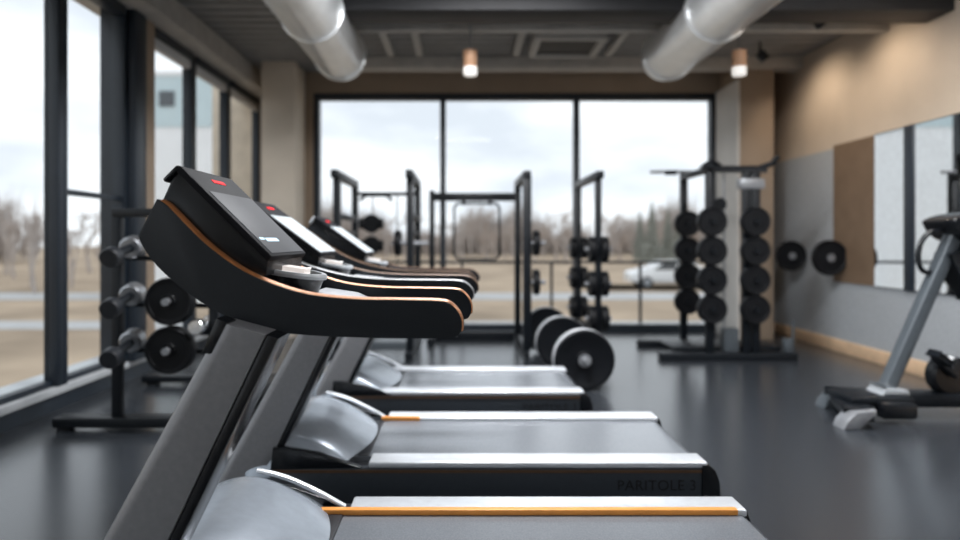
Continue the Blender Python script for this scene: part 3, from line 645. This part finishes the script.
# ---------------------------------------------------------------- exercise bike at the right
bk = thing('exercise_bike', (2.95, 4.3, 0), 'dark exercise bike cut off by the right edge, before the mirror', 'exercise bike')
MB().bar((2.44, 4.06, .085), (2.60, 4.56, .085), .13, .06, .02).build('front_stabilizer', 'rack', bk, bk)
for y0, y1 in ((3.99, 4.12), (4.50, 4.63)):
    q = .03 if y0 < 4.2 else .19
    m = MB(); m.prism([(a_+q, b_) for a_, b_ in [(2.28, 0), (2.30, .05), (2.36, .105), (2.48, .12), (2.48, .085), (2.42, .06), (2.38, 0)]], y0, y1, .01); m.build('stabilizer_foot', 'hub' if y0 < 4.2 else 'bikegrey', bk, bk)
MB().box(2.46, 2.86, 4.16, 4.46, .10, .155, .015).build('front_platform', 'rack', bk, bk)
m = MB(); m.box(2.82, 3.85, 4.24, 4.40, .07, .16, .012); m.build('base_beam', 'rack', bk, bk)
MB().box(2.62, 2.84, 4.10, 4.30, .03, .13, .02).build('base_housing', 'gloss', bk, bk)
m = MB(); m.prism([(2.69, .155), (2.87, .155), (2.86, .185), (2.72, .20)], 4.22, 4.40, .008); m.build('post_collar', 'palegrey', bk, bk)
m = MB(); m.bar((2.77, 4.31, .18), (3.225, 4.31, 1.22), .085, .105, .03, up=(0, 1, 0)); m.build('front_post', 'bikegrey', bk, bk)
cp = [(3.10, 1.265), (3.14, 1.295), (3.24, 1.325), (3.36, 1.33), (3.46, 1.25), (3.42, 1.17), (3.24, 1.14), (3.17, 1.18)]
cs = [(v.x, v.y) for v in spline([(a, b_, 0) for a, b_ in cp], 4, True)]
m = MB(); m.prism(cs, 4.16, 4.46, .02, 3); hd = m.build('console', 'gloss', bk, bk)
hp_ = spline([(3.14, 4.30, 1.20), (3.06, 4.30, 1.205), (3.00, 4.30, 1.15), (2.975, 4.30, 1.07), (2.98, 4.30, .99), (3.01, 4.30, .945), (3.07, 4.31, .94)], 6)
m = MB(); m.tube(hp_, .016, 10); m.build('handlebar', 'gloss', bk, bk)
m = MB(); m.bar((3.20, 4.31, 1.08), (3.34, 4.31, .80), .10, .13, .02); m.build('bottle_cage', 'rack', bk, bk)
m = MB(); m.lathe([(.03, 0), (.11, 0), (.13, .02), (.13, .08), (.11, .10), (.03, .10)], (3.17, 4.26, .27), (0, 1, 0), 36); fw = m.build('flywheel_cover', 'gloss', bk, bk)
m = MB(); m.bar((3.17, 4.235, .27), (3.02, 4.235, .40), .03, .04, .006, up=(0, 1, 0)); m.build('crank', 'rack', fw, bk)
m = MB(); m.bar((2.98, 4.17, .435), (3.07, 4.17, .37), .10, .035, .008); pd = m.build('pedal', 'rack', fw, bk)
m = MB(); m.bar((3.45, 4.31, .14), (3.62, 4.31, .92), .06, .08, .01, up=(0, 1, 0)); m.build('seat_post', 'rack', bk, bk)
m = MB(); m.bar((3.50, 4.31, .20), (3.24, 4.31, 1.0), .05, .06, .01, up=(0, 1, 0)); m.build('frame_strut', 'rack', bk, bk)
m = MB(); m.prism([(3.46, .93), (3.52, .985), (3.74, 1.0), (3.78, .97), (3.72, .93)], 4.22, 4.40, .03, 3); m.build('saddle', 'black', bk, bk)
MB().box(3.70, 3.80, 4.05, 4.57, .0, .07, .02).build('rear_stabilizer', 'rack', bk, bk)

# ---------------------------------------------------------------- ceiling services
def duct(x, z, y1, R, label):
    r = thing('air_duct', (x, y1, z), label, 'duct', 'round ceiling ducts')
    pr = [(.02, -.0), (R*.80, .0), (R*.93, .03), (R, .12)]
    m = MB(); yy = .12
    pr.append((R, 11.2)); pr.append((.02, 11.2))
    m.lathe(pr, (x, y1, z), (0, -1, 0), 48); b_ = m.build('shell', 'duct', r, r, ang=50)
    for k, d_ in enumerate((.16, 1.35, 2.6, 3.9)):
        m = MB(); m.lathe([(R-.001, 0), (R+.014, .005), (R+.014, .035), (R-.001, .04)], (x, y1-d_, z), (0, -1, 0), 48, closed=True); m.build('joint_ring', 'duct', r, r)
    for d_ in (.35, 2.0, 4.2):
        m = MB(); m.box(x-.012, x+.012, y1-d_-.015, y1-d_+.015, z+R-.005, ZC); m.build('hanger', 'hub', r, r)
    return r
duct(-1.17, 2.93, 6.5, .24, 'round silver ventilation duct left of the ceiling centre')
duct(1.98, 2.93, 6.5, .24, 'round silver ventilation duct right of the ceiling centre')
for x, n in ((.075, 'copper and white cylinder pendant lamp near the ceiling centre'), (2.52, 'copper and white cylinder pendant lamp before the taupe pillar')):
    r = thing('pendant_lamp', (x, 6.0, 2.88), n, 'lamp', 'pendant lamps')
    MB().tube([(x, 6.0, 2.86), (x, 6.0, 3.065 if False else ZC)], .008, 8).build('stem', 'hub', r, r)
    MB().lathe([(.02, 0), (.060, 0), (.064, .006), (.064, .15), (.02, .15)], (x, 6.0, 2.72), (0, 0, 1), 28).build('lamp_body', 'lampbody', r, r)
    MB().lathe([(.02, 0), (.056, 0), (.062, .008), (.062, .075), (.02, .075)], (x, 6.0, 2.645), (0, 0, 1), 28).build('diffuser', 'lampglow', r, r)
for x, n in ((-.79, 'leftmost pale ceiling batten beside the left duct'), (-.47, 'second pale ceiling batten from the left duct'), (.60, 'pale ceiling batten just left of the square vent'), (1.62, 'pale ceiling batten just left of the right duct')):
    t_ = MB(); t_.box(x-.035, x+.035, 6.35, 7.35, ZC-.06, ZC, .006); tag(t_.build('ceiling_batten', 'vent'), n, 'batten', 'ceiling battens')
v_ = thing('ceiling_vent', (1.08, 6.85, 3.15), 'square pale ceiling vent between the two ducts', 'vent')
m = MB(); m.box(.72, 1.44, 6.50, 6.57, 3.13, ZC, .005); m.box(.72, 1.44, 7.13, 7.20, 3.13, ZC, .005); m.box(.72, .79, 6.57, 7.13, 3.13, ZC, .005); m.box(1.37, 1.44, 6.57, 7.13, 3.13, ZC, .005); m.build('frame', 'vent', v_, v_)
MB().box(.79, 1.37, 6.57, 7.13, 3.16, 3.2).build('grille', 'beamdark', v_, v_)
for x, y, pw in FILL_LIGHTS:  # panels dressing the added fill lamps
    r = thing('fill_panel', (x, y, 3.13), 'flat white panel added overhead as fill light, out of view', 'lamp', 'added fill lights')
    MB().box(x-.62, x+.62, y-.17, y+.17, 3.125, 3.16, .004).build('housing', 'vent', r, r)
    m = MB(); m.box(x-.01, x+.01, y-.01, y+.01, 3.16, ZC); m.build('hanger', 'hub', r, r)
for (x, y), n in zip(WASH, ('nearest', 'middle', 'farthest')):
    r = thing('wall_spotlight', (x, y, 3.1), '%s small dark ceiling spotlight along the right wall' % n, 'lamp', 'spotlights along the right wall')
    MB().lathe([(.03, 0), (.05, 0), (.05, .10), (.02, .11)], (x-.03, y, 3.06), (-.6, 0, .8), 20).build('spot_head', 'black', r, r)
    MB().tube([(x-.09, y, 3.14), (x-.09, y, ZC)], .012, 8).build('stem', 'black', r, r)
for (y0, y1), n in zip(lb[5:], ('nearest', 'middle', 'farthest')):
    r = MB().box(-2.785, -2.725, y0+.06, y1-.06, 2.87, 2.955, .01).build('roller_blind', 'blind'); tag(r, '%s rolled up pale blind at the head of the left windows beyond the steel pillar' % n, 'blind', 'rolled up blinds')
